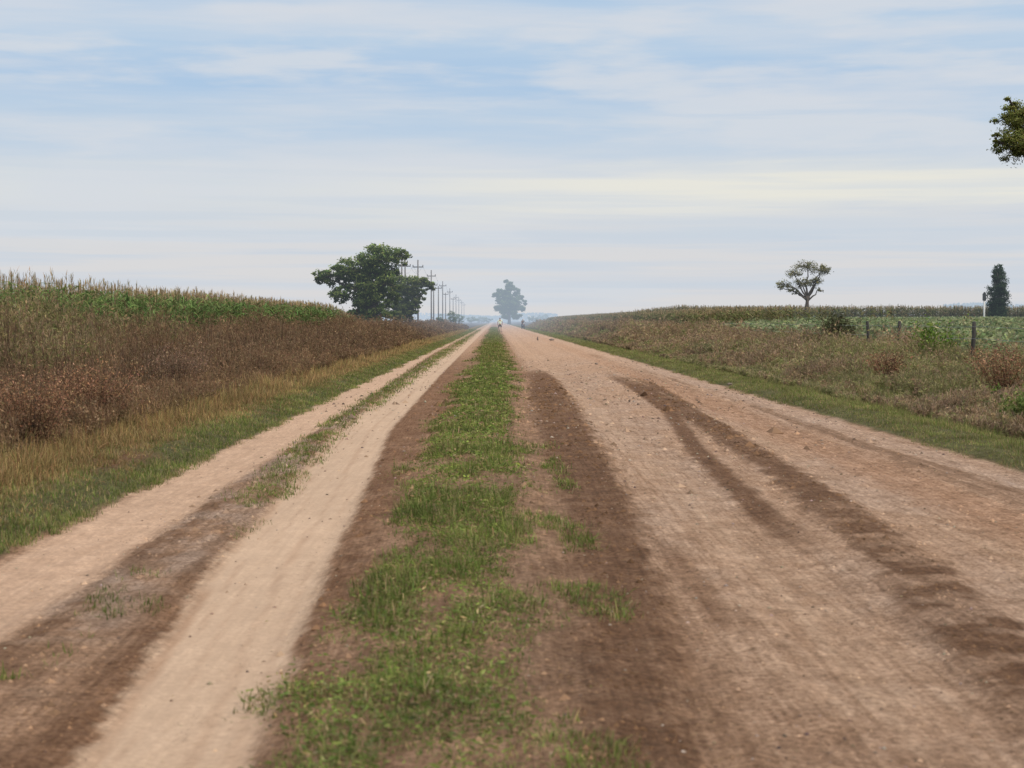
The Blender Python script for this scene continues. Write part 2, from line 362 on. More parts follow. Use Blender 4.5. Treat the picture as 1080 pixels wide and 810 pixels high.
t = TM(); t.cards(P3(x2, y2, 0)+np.stack([0*x2, 0*x2, R.uniform(0, .055, n)], 1), R.uniform(.016, .05, n)*sc2, R.uniform(.005, .013, n)*sc2, pal(n, GREENS+[(.14, .15, .06), (.36, .27, .14)], [4, 4, 3, 2.5, 2, 1.6])*(.55+1.0*fbm(x2*3, y2*1.5, 3, 79))[:, None], .6)
tag(t.build('ground_weeds', VEG), 'low broad leaved weeds creeping among the median grass', 'weeds', kind='stuff')
# grass strip in left track
x, y = scatter(7500, -2.75, -1.85, 6.5, 300)
pt = fbm(x*2.4, y*.9, 4, 81)
cx = lerp_pts(y, [(6, -1.95), (9, -2.05), (17, -2.15), (25, -2.45), (300, -2.7)])
dens = (1-ss(.12, .34, np.abs(x-cx)))*np.where(y < 15.5, ss(.50, .60, pt)*.9, ss(.30, .45, pt))
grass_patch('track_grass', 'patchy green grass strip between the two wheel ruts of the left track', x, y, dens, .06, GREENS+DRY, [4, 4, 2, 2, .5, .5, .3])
# left verge
x, y = scatter(26000, -4.6, -3.28, 11, 300)
ed = fbm(x*2, y*.8, 3, 21)-.5; dens = ss(-3.28, -3.44, x+ed*.6)*(.45+.55*ss(.3, .5, fbm(x*2, y*1.2, 3, 23)))*(1-band(x+ed, -4.05, .4, .1)*band(y, 18.3, 1.8, .4))
grass_patch('verge_grass', 'short green grass along the left edge of the track', x, y, dens*(1-.75*ss(-3.65, -4.2, x+ed*1.5)), .065, GREENS+DRY, [4, 4, 2, 3, 1.6, 1.2, .8], lod0=20)
x, y = scatter(30000, -6.2, -3.55, 12, 260)
dens = ss(-3.65, -4.25, x+(fbm(x, y*.5, 3, 25)-.5)*1.4)*(.5+.5*ss(.35, .55, fbm(x*2, y, 3, 28)))
grass_patch('golden_grass', 'golden dry grass at the foot of the brown weeds', x, y, dens, (.05+.30*ss(-3.9, -5.3, x))*(.45+1.1*fbm(x*1.5, y*.8, 3, 29)), [(.50, .35, .16), (.39, .26, .12), (.31, .24, .095), (.29, .155, .08), (.20, .19, .07)], [4, 3, 2.5, 2.5, 2], lod0=20, lean=.95, width=.009)
# right verge
x, y = scatter(60000, 5.45, 9.6, 12, 320)
ed = fbm(x*2, y*.8, 3, 26)-.5; dens = ss(5.45, 5.65, x+ed*.5)*(.5+.5*ss(.3, .5, fbm(x*1.5, y*.8, 3, 27)))
hh = (.06+.24*ss(6.2, 8.8, x+ed))*(.4+1.2*fbm(x*1.2, y*.6, 3, 30))
grass_patch('verge_grass', 'green and straw coloured grass on the right verge below the weeds', x, y, dens, hh, GREENS+DRY+[(.30, .23, .12)], [3, 4, 1.5, 6, 2.2, 1.8, 1, 1.5], lod0=22)

# straw litter and pebbles on the dirt
x, y = scatter(9000, -1.3, 1.3, 5, 40); n = len(x); t = TM()
t.ribbons(P3(x, y, .006), R.uniform(0, 6.28, n), R.uniform(.02, .07, n), .004*np.clip(y/10, 1, 4), 1., .12, .1, pal(n, [(.42, .30, .17), (.30, .20, .12), (.2, .13, .09)]), seg=1)
tag(t.build('straw_litter', STRAW), 'dry straw litter lying on the brown soil of the median', 'litter', kind='stuff')
def stones(t, x, y, r, col):
    n = len(x); o = np.array([(1, 0, 0), (-1, 0, 0), (0, 1, 0), (0, -1, 0), (0, 0, 1), (0, 0, -1)], float)
    V = o[None]*r[:, None, None]*R.uniform(.6, 1.3, (n, 6, 1)); V[..., 2] *= .7; a = R.uniform(0, 6.28, n)
    X = V[..., 0]*np.cos(a)[:, None]-V[..., 1]*np.sin(a)[:, None]; Yy = V[..., 0]*np.sin(a)[:, None]+V[..., 1]*np.cos(a)[:, None]
    V = np.stack([X, Yy, V[..., 2]], -1)+P3(x, y)[:, None, :]
    f = np.array([(0, 2, 4), (2, 1, 4), (1, 3, 4), (3, 0, 4), (2, 0, 5), (1, 2, 5), (3, 1, 5), (0, 3, 5)])
    F = (f[None]+(np.arange(n)*6)[:, None, None]).reshape(-1, 3); cc = np.ones((n, 6, 4)); cc[..., :3] = col[:, None, :]
    t.add(V.reshape(-1, 3), F, cc.reshape(-1, 4))
t = TM(); x, y = scatter(9000, -3.5, 5.5, 5, 70)
k = (R.random(len(x)) < .25+.75*ss(.45, .6, fbm(x*1.5, y*.6, 3, 33))*(x > .5)); x = x[k]; y = y[k]; n = len(x)
stones(t, x, y, R.uniform(.003, .009, n)*np.clip(y/12, 1, 3)*R.choice([1, 1, 1, 1.8], n), pal(n, [(.30, .22, .16), (.20, .14, .10), (.42, .34, .27), (.14, .10, .08)]))
tag(t.build('pebbles', STRAW, smooth=True), 'loose pebbles and small clods scattered over the dirt road', 'gravel', kind='stuff')

t = TM(); x, y = scatter(60000, -2.8, 5.3, 4.6, 46)
dk = np.maximum.reduce([band(x, cD1(y), wD1(y)*1.3, .2), band(x, cD2(y), wD2(y)*1.3, .2), band(x, -.2, 1.7, .3)*.8, band(x, -2.1, 1.0, .3)*.7, .12*np.ones_like(x)])*(1-.9*band(x, cL2(y), wL2(y), .05))
k = R.random(len(x)) < dk*ss(.3, .6, fbm(x*3, y*2, 3, 37)); x = x[k]; y = y[k]; n = len(x)
cc = ground_col(x[:, None], y[:, None])[:, 0, :]*R.uniform(.55, 1.5, (n, 1))
stones(t, x, y, R.exponential(.0045, n)*np.clip(y/9, 1, 3.5)+.003, np.clip(cc, .02, .8))
tag(t.build('soil_crumbs', STRAW), 'loose crumbs of brown soil turned up along the ruts and the median', 'soil', kind='stuff')

# ------------------------------------------------------------------ weeds
def weeds(name, label, x, y, H, scols, sw, lcols, lw, nst=4, nleaf=26, lod0=28, leafsz=.045, head=None, bushy=.35, stemw=.010, flat=0., cat='weeds'):
    t = TM(); n = len(x); s = np.clip(y/lod0, 1, 9)**.75
    tint = .62+.76*fbm(x*1.1, y*.45, 4, 91)
    X = np.repeat(x, nst)+R.normal(0, .05, n*nst); Y = np.repeat(y, nst)+R.normal(0, .06, n*nst); S = np.repeat(s, nst); Hh = np.repeat(H, nst)*R.uniform(.7, 1.08, n*nst); T = np.repeat(tint, nst)[:, None]
    m = len(X); az = R.uniform(0, 6.283, m); out = R.uniform(.03, bushy, m); dr = R.uniform(0, .12, m); P = P3(X, Y)
    t.ribbons(P, az, Hh, stemw*S, out, 1.0+dr, dr, pal(m, scols, sw, .1)*T, seg=3, tip=.3)
    k = nleaf; u = R.beta(1.6, 1.1, (m, k)); wl = (.06+.13*u)*Hh[:, None]
    ang = R.uniform(0, 6.283, (m, k))
    cx = P[:, 0][:, None]+Hh[:, None]*out[:, None]*u*np.cos(az)[:, None]+np.cos(ang)*wl*R.random((m, k))
    cy = P[:, 1][:, None]+Hh[:, None]*out[:, None]*u*np.sin(az)[:, None]+np.sin(ang)*wl*R.random((m, k))
    cz = P[:, 2][:, None]+Hh[:, None]*((1+dr[:, None])*u-dr[:, None]*u*u)
    LP = np.stack([cx, cy, cz], -1).reshape(-1, 3); M = len(LP); sz = np.repeat(S, k)*leafsz*R.uniform(.5, 1.5, M)
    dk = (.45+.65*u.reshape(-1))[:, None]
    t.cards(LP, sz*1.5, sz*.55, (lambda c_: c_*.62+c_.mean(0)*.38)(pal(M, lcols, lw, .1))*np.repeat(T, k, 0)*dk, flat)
    if head:
        hc, hl = head; tp = P.copy(); tp[:, 0] += Hh*out*np.cos(az); tp[:, 1] += Hh*out*np.sin(az); tp[:, 2] += Hh
        for j in range(5):
            q = tp+R.normal(0, .03, tp.shape)*np.array([1, 1, 0]); q[:, 2] -= R.uniform(0, .12, m)
            t.ribbons(q, R.uniform(0, 6.28, m), hl*R.uniform(.6, 1.3, m), .012*S, R.uniform(.1, .6, m), .9, .3, pal(m, hc)*T, seg=2)
    return tag(t.build(name, VEG), label, cat, kind='stuff')
BR = [(.19, .11, .066), (.255, .155, .095), (.33, .235, .145), (.10, .066, .046), (.20, .175, .08)]
def mound(x, y, seed): return fbm(x*.55, y*.22, 3, seed)
# left brown thicket
x, y = scatter(6800, -10.6, -5.0, 13, 330)
dep = np.clip((-x-5.0)/3.0, 0, 1); md = mound(x, y, 101)
H = (.38+.95*dep**.8)*(.15+1.6*md)*(1-.1*ss(100, 200, y))*R.uniform(.75, 1.15, len(x)); edge = -5.1-1.1*(md-.3); k = x < edge+.4
x, y, H = x[k], y[k], H[k]
H = H*1.08
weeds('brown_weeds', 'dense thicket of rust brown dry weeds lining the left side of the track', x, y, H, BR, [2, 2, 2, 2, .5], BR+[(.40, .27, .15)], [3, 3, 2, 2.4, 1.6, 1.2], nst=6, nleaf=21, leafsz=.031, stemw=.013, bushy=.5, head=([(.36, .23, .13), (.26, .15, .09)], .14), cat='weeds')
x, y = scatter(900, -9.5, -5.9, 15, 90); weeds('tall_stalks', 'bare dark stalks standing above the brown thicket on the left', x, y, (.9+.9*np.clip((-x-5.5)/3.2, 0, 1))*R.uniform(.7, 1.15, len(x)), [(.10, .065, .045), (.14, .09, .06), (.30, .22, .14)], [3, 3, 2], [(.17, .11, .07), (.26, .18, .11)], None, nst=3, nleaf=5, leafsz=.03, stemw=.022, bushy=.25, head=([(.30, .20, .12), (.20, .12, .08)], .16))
# olive tall weeds before the corn at far left
x, y = scatter(2600, -11.6, -8.4, 22, 62); k = R.random(len(x)) < (1-ss(36, 50, y+(fbm(x, y*.3, 2, 5)-.5)*16)); x, y = x[k], y[k]
H = (1.35+.75*ss(-8.6, -10.8, x))*(.75+.45*mound(x, y, 111))*R.uniform(.8, 1.1, len(x))
weeds('tall_weeds', 'tall olive green weeds crowding the front of the corn at far left', x, y, H, [(.26, .21, .10), (.22, .22, .09)], None, [(.19, .20, .07), (.28, .22, .11), (.30, .19, .12), (.14, .17, .06)], [3, 2.4, 2, 2], nst=4, nleaf=19, leafsz=.055, head=([(.44, .33, .20)], .18), bushy=.3)
# right weeds
x, y = scatter(9400, 7.3, 12.6, 18, 420)
md = mound(x, y, 121); dep = ss(7.3, 10.2, x); H = (.24+.66*dep)*(.28+1.3*md)*R.uniform(.75, 1.15, len(x))
H = H*(1+.35*ss(70, 130, y)); mixb = ss(.44, .56, fbm(x*.5, y*.16, 3, 131)+.12*ss(60, 120, y)-.05)
kb = R.random(len(x)) < mixb*.62+.08
RB = [(.33, .21, .14), (.36, .245, .145), (.42, .33, .19), (.20, .135, .08), (.24, .225, .09)]
weeds('brown_weeds', 'reddish brown dry weeds along the right verge before the fence', x[kb], y[kb], H[kb]*1.12, RB, None, RB, [3, 3, 2, 2, 2], nst=6, nleaf=14, leafsz=.042, bushy=.5, head=([(.46, .32, .22)], .13))
RG = [(.22, .23, .085), (.27, .26, .11), (.16, .185, .06), (.36, .30, .15)]
weeds('green_weeds', 'olive green weeds mixed with straw stalks along the right verge', x[~kb], y[~kb], H[~kb]*.92, RG, None, RG+[(.38, .26, .17)], [3, 3, 2, 2, 1], nst=6, nleaf=14, leafsz=.042, bushy=.55, head=([(.44, .36, .2)], .13))

# ------------------------------------------------------------------ corn
def corn(name, label, x, y, full, hc=2.55, leafc=None, lod0=40, tass=True, tl=1.0):
    t = TM(); n = len(x); s = np.clip(y/lod0, 1, 5)**.7
    Hh = hc*(1+R.normal(0, .028, n))*(.965+.07*fbm(x*.4, y*.12, 2, 7))*(1-.28*ss(108, 134, y)*(x < 0)); P = P3(x, y)
    LC = leafc or [(.155, .235, .075), (.20, .28, .095), (.12, .185, .06), (.26, .28, .11)]
    t.ribbons(P, R.uniform(0, 6.28, n), Hh, .028*s, .02, 1, 0, pal(n, [(.12, .14, .06), (.18, .15, .08)]), seg=2, tip=.4)
    nl = 11 if full else 5
    for j in range(nl):
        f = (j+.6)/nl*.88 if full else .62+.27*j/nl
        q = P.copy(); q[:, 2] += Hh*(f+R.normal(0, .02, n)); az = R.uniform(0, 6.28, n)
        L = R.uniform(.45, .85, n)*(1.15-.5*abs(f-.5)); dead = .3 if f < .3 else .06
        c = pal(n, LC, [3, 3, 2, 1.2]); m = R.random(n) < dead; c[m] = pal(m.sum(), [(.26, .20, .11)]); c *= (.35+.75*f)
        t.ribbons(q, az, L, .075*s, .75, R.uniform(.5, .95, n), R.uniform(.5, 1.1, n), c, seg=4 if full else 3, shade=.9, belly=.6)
    if tass:
        tp = P.copy(); tp[:, 2] += Hh*.97
        for j in range(8):
            tq = tp.copy(); tq[:, 2] -= R.uniform(0, .22, n); t.ribbons(tq, R.uniform(0, 6.28, n), R.uniform(.12, .26, n)*tl, .026*s, R.uniform(.05, .55, n), .95, .15, pal(n, [(.50, .37, .21), (.42, .29, .17), (.58, .46, .27)]), seg=2, shade=.9)
    return tag(t.build(name, VEG), label, 'corn field', kind='stuff')
X = []; Y = []
for k in range(5):
    yy = np.arange(26, 132, .24)+R.normal(0, .05, len(np.arange(26, 132, .24))); X.append(-10.9-.7*k+R.normal(0, .05, len(yy))); Y.append(yy)
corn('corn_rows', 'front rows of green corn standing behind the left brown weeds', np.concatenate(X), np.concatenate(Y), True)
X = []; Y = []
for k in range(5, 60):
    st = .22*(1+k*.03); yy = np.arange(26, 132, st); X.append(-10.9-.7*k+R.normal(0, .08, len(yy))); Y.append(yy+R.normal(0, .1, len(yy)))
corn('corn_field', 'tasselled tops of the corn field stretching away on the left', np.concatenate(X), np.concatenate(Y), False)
# right, far corn: side towards us shows above the low crop
x = R.uniform(13, 170, 9000); y = 152+R.exponential(6, 9000)
k = x < (y)*.36+10; corn('far_corn', 'dark band of ripening corn across the far side of the right field', x[k], y[k], True, 2.35, tl=.5, leafc=[(.14, .15, .065), (.20, .17, .09), (.11, .12, .05), (.27, .22, .12)], lod0=55)
x = 12.8+R.exponential(3, 5200); y = R.uniform(100, 420, 5200)
corn('roadside_corn', 'ripening corn behind the right weeds in the distance', x, y, False, 2.1, tl=.5, leafc=[(.18, .19, .075), (.23, .20, .10), (.15, .16, .065), (.30, .23, .13)], lod0=55)
# low crop
x = R.uniform(12.8, 60, 26000); y = 30*(150/30)**R.random(26000); k = (x < y*.36+4); x, y = x[k], y[k]; n = len(x); t = TM(); s = np.clip(y/40, 1, 4)**.8
H = 1.18*(.92+.2*fbm(x*.5, y*.3, 3, 15)); P = P3(x, y)
for j in range(9):
    q = P.copy(); q[:, 2] += H*(1-.5*R.random(n)**1.5); q[:, :2] += R.normal(0, .12, (n, 2))
    t.cards(q, .17*s, .085*s, pal(n, [(.24, .285, .145), (.30, .335, .175), (.19, .23, .115), (.36, .36, .20)]), .3)
t.ribbons(P, 0, H, .02*s, .02, 1, 0, pal(n, [(.10, .12, .06)]), seg=2)
tag(t.build('low_crop', VEG), 'pale green low crop field beyond the wire fence on the right', 'crop', kind='stuff')

# ------------------------------------------------------------------ trees and shrubs
def bez(a, b, n=5, wob=.08, sag=0.):
    a = np.array(a, float); b = np.array(b, float); L = np.linalg.norm(b-a)
    pts = [a+(b-a)*(i/n)+R.normal(0, wob*L*.25, 3)*(1 if 0 < i < n else 0)+np.array([0, 0, sag*L*math.sin(math.pi*i/n)]) for i in range(n+1)]
    return pts
def tree(name, label, cat, loc, blobs, trunk_h, trunk_r, leaf, nclump, nleaf, cols, w=None, group=None, clr=.32, twig=True, barkmat=BARK, lean=(0, 0), skirt=0):
    root = empty(name, loc); tag(root, label, cat, group)
    tr = TM(); cr = TM()
    top = np.array([lean[0], lean[1], trunk_h])
    tr.tube([(0, 0, -.4), (lean[0]*.2, 0, trunk_h*.3), (lean[0]*.6, lean[1]*.5, trunk_h*.7), tuple(top)], [trunk_r*1.35, trunk_r*1.05, trunk_r*.9, trunk_r*.75], n=8)
    for (bx_, by_, bz_, rx, ry, rz) in blobs:
        c = np.array([bx_, by_, bz_], float)
        st = top*np.array([1, 1, R.uniform(.75, 1)]); tr.tube(bez(st, c, 5, .13, .05), np.linspace(trunk_r*.55, min(trunk_r*.16, .09*(rx+rz)), 6))
        nc = max(4, int(nclump*(rx*rz)))
        d = R.normal(size=(nc, 3)); d /= np.linalg.norm(d, axis=1)[:, None]; rr = R.uniform(.45, 1.0, nc)[:, None]
        cc = c+d*rr*np.array([rx, ry, rz])
        for q in cc:
            if twig: tr.tube(bez(c+(q-c)*R.uniform(0, .3), q, 3, .3), np.linspace(trunk_r*.14, trunk_r*.035, 4), n=4)
            sz = clr*(rx+rz)*.5*R.uniform(.6, 1.2); m = int(nleaf*R.uniform(.6, 1.3))
            lp = q+R.normal(0, .5, (m, 3))*sz*np.array([1.1, 1.1, .7])
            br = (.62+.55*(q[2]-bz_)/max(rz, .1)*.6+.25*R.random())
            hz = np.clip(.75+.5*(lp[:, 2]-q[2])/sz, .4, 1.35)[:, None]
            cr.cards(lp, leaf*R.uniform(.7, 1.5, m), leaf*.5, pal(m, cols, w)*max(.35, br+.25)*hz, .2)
    tr.build('trunk', barkmat, root, smooth=True); cr.build('crown', VEG, root)
    return root
DG = [(.10, .145, .042), (.14, .185, .055), (.07, .10, .034), (.21, .245, .075)]
gz = lambda x, y: float(height(x, y))
# big left tree, 153 m away (0.085 m per pixel)
s = .085
def B(px, py, rx, rz, ry=None, cx=395, dy=0, sc=s, h=340): return ((px-cx)*sc, dy, (338-py)*sc+1.6-(.0 if h != 341 else 0), rx*sc, (ry or rx*.8)*sc, rz*sc)
big = [B(400, 275, 26, 15), B(375, 285, 22, 15), B(352, 292, 17, 11), B(340, 293, 11, 7), B(422, 272, 12, 9), B(385, 305, 28, 14), B(360, 310, 17, 10), B(392, 322, 20, 15), B(408, 300, 18, 13), B(380, 328, 14, 9), B(402, 334, 16, 9), B(412, 318, 10, 12), B(366, 332, 11, 8), B(380, 338, 14, 7), B(398, 341, 14, 6), B(395, 290, 16, 12), B(410, 288, 12, 10)]
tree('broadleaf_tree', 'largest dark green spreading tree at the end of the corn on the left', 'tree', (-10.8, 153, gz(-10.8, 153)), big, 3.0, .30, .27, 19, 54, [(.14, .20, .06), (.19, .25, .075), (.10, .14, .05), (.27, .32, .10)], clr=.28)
s2 = .098
big2 = [B(430, 300, 16, 9, cx=434, sc=s2), B(446, 296, 13, 6, cx=434, sc=s2), B(456, 299, 6, 5, cx=434, sc=s2), B(422, 308, 9, 10, cx=434, sc=s2), B(418, 325, 8, 13, cx=434, sc=s2), B(438, 312, 9, 9, cx=434, sc=s2), B(425, 332, 9, 8, cx=434, sc=s2), B(447, 308, 6, 6, cx=434, sc=s2), B(434, 326, 8, 7, cx=434, sc=s2), B(442, 320, 6, 8, cx=434, sc=s2), B(427, 318, 8, 8, cx=434, sc=s2)]
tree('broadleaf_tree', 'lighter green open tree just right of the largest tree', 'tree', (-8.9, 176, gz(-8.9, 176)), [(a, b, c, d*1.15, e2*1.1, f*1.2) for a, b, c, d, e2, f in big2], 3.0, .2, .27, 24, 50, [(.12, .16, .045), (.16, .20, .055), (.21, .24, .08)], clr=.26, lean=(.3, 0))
# far eucalyptus
s3 = .39
eu = [B(538, 303, 6, 7, cx=537, sc=s3, h=338), B(527, 308, 6, 5, cx=537, sc=s3, h=338), B(545, 308, 5, 5, cx=537, sc=s3, h=338), B(522, 312, 4, 4, cx=537, sc=s3, h=338), B(533, 313, 10, 8, cx=537, sc=s3, h=338), B(549, 313, 4, 4, cx=537, sc=s3, h=338),
      B(540, 320, 11, 9, cx=537, sc=s3, h=338), B(529, 322, 8, 8, cx=537, sc=s3, h=338), B(554, 319, 4, 3, cx=537, sc=s3, h=338), B(550, 325, 5, 4, cx=537, sc=s3, h=338), B(535, 331, 9, 6, cx=537, sc=s3, h=338), B(544, 331, 6, 6, cx=537, sc=s3, h=338), B(534, 298, 3, 4, cx=537, sc=s3, h=338)]
tree('eucalyptus_tree', 'tall hazy blue grey tree standing at the vanishing point of the road', 'tree', (5.9, 702, 0), eu, 5, .6, 1.1, 3.0, 50, DG, clr=.24)
# sparse tree on the right, trunk at 852
s4 = .078
sp = [B(851, 285, 14, 6, cx=851, sc=s4, h=340), B(866, 290, 12, 5, cx=851, sc=s4, h=340), B(872, 287, 8, 4, cx=851, sc=s4, h=340), B(838, 293, 9, 5, cx=851, sc=s4, h=340), B(830, 304, 10, 5, cx=851, sc=s4, h=340), B(846, 303, 10, 7, cx=851, sc=s4, h=340), B(860, 302, 9, 6, cx=851, sc=s4, h=340), B(838, 312, 7, 4, cx=851, sc=s4, h=340), B(824, 308, 5, 3, cx=851, sc=s4, h=340), B(866, 310, 5, 3, cx=851, sc=s4, h=340)]
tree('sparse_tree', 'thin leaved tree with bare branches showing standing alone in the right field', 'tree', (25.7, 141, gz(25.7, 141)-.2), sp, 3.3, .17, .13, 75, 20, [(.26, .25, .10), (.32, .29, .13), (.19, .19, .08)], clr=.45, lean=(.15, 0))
# cypress-like tree
s5 = .083
cy = [(R.normal(0, .03)+(.25 if k % 2 else -.25)*(z > 4.6)*.9, 0, z+.5, rr, rr, .48) for k, (z, rr) in enumerate(((.45, .62), (.95, .80), (1.4, .88), (1.9, .92), (2.4, .92), (2.9, .90), (3.4, .84), (3.9, .70), (4.35, .52), (4.75, .30), (4.7, .28), (5.1, .14), (5.0, .12)))]
tree('conifer_tree', 'narrow dark upright evergreen beside the white post in the right field', 'tree', (44.3, 150, gz(44.3, 150)), cy, 1.2, .16, .14, 80, 60, [(.06, .095, .05), (.08, .12, .06), (.04, .07, .038)], clr=.5)
# roadside tree whose crown enters at the top right
rt = [(0, 0, 9.7, 2.4, 2.2, 1.5), (-2.2, 0, 8.9, 1.5, 1.5, 1.1), (2, .5, 9, 2, 2, 1.4), (-1, -1, 8.3, 1.8, 1.5, .9), (1, 1, 7.6, 2, 2, 1), (-3.1, 0, 8.55, .75, .9, .55), (-2.6, .3, 9.5, .9, .9, .6), (-3.75, .2, 8.75, .2, .3, .25)]
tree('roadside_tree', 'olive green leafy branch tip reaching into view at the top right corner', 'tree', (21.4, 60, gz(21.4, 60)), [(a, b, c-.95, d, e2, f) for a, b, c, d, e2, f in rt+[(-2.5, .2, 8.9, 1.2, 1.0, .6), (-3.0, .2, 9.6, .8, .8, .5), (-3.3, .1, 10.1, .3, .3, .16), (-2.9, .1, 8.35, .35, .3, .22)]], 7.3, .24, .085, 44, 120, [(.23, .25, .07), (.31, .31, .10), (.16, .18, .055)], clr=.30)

# hazy far trees, each one its own
far = [(476, 333, 5, 5, 330, 'small hazy round tree behind the power poles'), (484, 335, 5, 4, 420, 'low hazy tree near the far end of the power poles'), (463, 335, 4, 4, 300, 'small hazy bush at the foot of the power poles'),
       (497, 337, 6, 3, 800, 'faint blue tree left of the road end'), (508, 337, 6, 3, 1000, 'faint blue tree nearest the left lane end'), (515, 337, 4, 2.5, 900, 'faint low tree just left of the walking person'),
       (562, 336, 5, 3, 900, 'faint blue tree right of the tall hazy tree'), (573, 335, 6, 4, 1100, 'faint blue tree above the start of the right verge')]
for px, py, rx, rz, d, lab in far:
    sc = d/1800.; X0 = (px-522)*sc
    tree('distant_tree', lab, 'tree', (X0, d, 0), [(0, 0, 1.6+(338-py)*sc, rx*sc, rx*sc, rz*sc), (rx*sc*.6, 0, 1.3+(338-py)*sc*.6, rx*sc*.7, rx*sc*.5, rz*sc*.7), (-rx*sc*.6, 0, 1.2+(338-py)*sc*.5, rx*sc*.7, rx*sc*.6, rz*sc*.6)], 1.5, .2, .9*sc, 5/sc/sc*.16, 50, DG, clr=.4, twig=False)
# far treelines as one mass
t = TM()
def line(x0, x1, y, h, n, seed):
    x = R.uniform(x0, x1, n); hh = h*(.35+.9*fbm(x*.02, x*0, 3, seed)); z = hh*R.random(n)**.7; t.cards(np.stack([x, y+R.uniform(0, 25, n), z], 1), 3.0, 2.0, pal(n, DG))
line(-900, -70, 2300, 13, 9000, 3); line(60, 420, 2200, 8, 4500, 5); line(400, 620, 1500, 17, 5000, 9); line(-60, 70, 1900, 9, 2500, 13)
tag(t.build('far_woods', VEG), 'faint blue line of woods far off along the horizon', 'woods', kind='stuff')

def shrub(name, label, px, base_py_dist, w, h, cols, leaf=.05, n=900, X=None, group=None, stems=26):
    Y0 = base_py_dist; X0 = X if X is not None else (px-522)/1800*Y0
    root = empty(name, (X0, Y0, gz(X0, Y0))); tag(root, label, 'shrub', group)
    st = TM(); lf = TM(); n = int(n*.6); az = R.uniform(0, 6.28, stems); out = R.uniform(.1, 1.15, stems)*w/h; L = h*R.uniform(.7, 1.05, stems)
    z0 = np.zeros((stems, 3)); z0[:, :2] = R.normal(0, .04, (stems, 2))
    st.ribbons(z0, az, L, .016, out, 1.15, .2, pal(stems, [(.12, .085, .06)]), seg=4, tip=.3)
    i = R.integers(0, stems, n); u = R.beta(2, 1.0, n)
    p = np.stack([L[i]*out[i]*u*np.cos(az[i]), L[i]*out[i]*u*np.sin(az[i]), L[i]*(1.15*u-.2*u*u)], 1)+R.normal(0, .085*h, (n, 3)); p[:, 2] = np.maximum(p[:, 2], .02)
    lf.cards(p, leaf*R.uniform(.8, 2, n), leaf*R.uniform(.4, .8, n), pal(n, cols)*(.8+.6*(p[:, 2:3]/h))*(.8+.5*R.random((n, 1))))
    st.build('stems', STRAW, root); lf.build('leaves', VEG, root)
RU = [(.20, .105, .062), (.27, .145, .085), (.32, .20, .115), (.13, .075, .048)]
shrub('dark_shrub', 'small dark rounded bush left of the fence posts in the right field', 888, 60, .6, 1.7, [(.06, .065, .035), (.08, .075, .04)], .08, 4200, X=12.1)
shrub('green_shrub', 'bright green leafy bush between the fence posts', 985, 46, .85, 1.5, [(.12, .18, .035), (.16, .21, .05), (.09, .14, .03)], .08, 1500, X=11.8)
shrub('brown_shrub', 'big reddish brown bush at the right edge of the photo', 1052, 33, .85, 1.25, RU, .04, 4200, X=9.9, stems=60)
shrub('green_weed', 'yellow green leafy weed in front of the reddish brown bush at right edge', 1068, 26.5, .5, .8, [(.14, .18, .05), (.19, .21, .075), (.10, .13, .04)], .055, 1300, X=8.25)
shrub('straw_shrub', 'straw coloured arching bush on the right verge below the lone tree', 862, 48, .7, .85, [(.22, .20, .10), (.28, .23, .12), (.15, .15, .07)], .05, 1800, X=9.1, stems=50)
shrub('straw_shrub', 'straw coloured bush on the right verge halfway to the road end', 745, 72, .8, .95, [(.22, .20, .10), (.26, .21, .12), (.14, .15, .07)], .06, 1600, X=9.0, stems=50)
shrub('brown_shrub', 'rust brown bush on the right verge under the fence posts', 935, 42, .75, 1.0, RU, .045, 2600, X=9.7, stems=50)
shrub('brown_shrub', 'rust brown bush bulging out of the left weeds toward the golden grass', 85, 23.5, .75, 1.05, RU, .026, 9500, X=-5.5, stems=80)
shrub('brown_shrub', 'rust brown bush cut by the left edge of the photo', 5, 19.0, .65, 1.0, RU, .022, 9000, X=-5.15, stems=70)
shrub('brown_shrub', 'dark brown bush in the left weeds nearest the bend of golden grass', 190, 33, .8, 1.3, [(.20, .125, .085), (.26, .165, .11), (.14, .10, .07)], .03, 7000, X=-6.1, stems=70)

# ------------------------------------------------------------------ power poles
def pole_base(shaft_h, arms, double=False):
    root = empty('power_pole'); t = TM()
    t.tube([(0, 0, -.5), (0, 0, shaft_h*.5), (0, 0, shaft_h)], [.13, .11, .085], n=8); t.build('pole_shaft', WOOD, root, True)
    for az_, w in arms:
        a = TM(); a.box((0, .13, az_), (w, .12, .14)); a.build('crossarm', DARKWOOD, root)
        for sx in (-.46, .46):
            q = TM(); q.tube([(sx*w, .13, az_+.071), (sx*w, .13, az_+.15), (sx*w, .13, az_+.22), (sx*w, .13, az_+.30)], [.035, .08, .05, .07], n=8); q.build('insulator', PORC, root, True)
    return root
def copy_tree(o, parent=None):
    c = o.copy(); C.objects.link(c)
    if parent: c.parent = parent
    for ch in list(o.children): copy_tree(ch, c)
    return c
A = pole_base(10.0, [(9.0, 1.5)]); Bp = pole_base(8.1, [(7.7, 1.3)]); usedA = usedB = False
ords = ['second', 'third', 'fourth', 'fifth', 'sixth', 'seventh', 'eighth', 'ninth', 'tenth', 'eleventh', 'twelfth', 'thirteenth']
plist = [(424.0, 'A', .129, 'left one of the paired tall poles seen through the tree edge'), (427.5, 'A', .131, 'right one of the paired tall poles seen through the tree edge')]
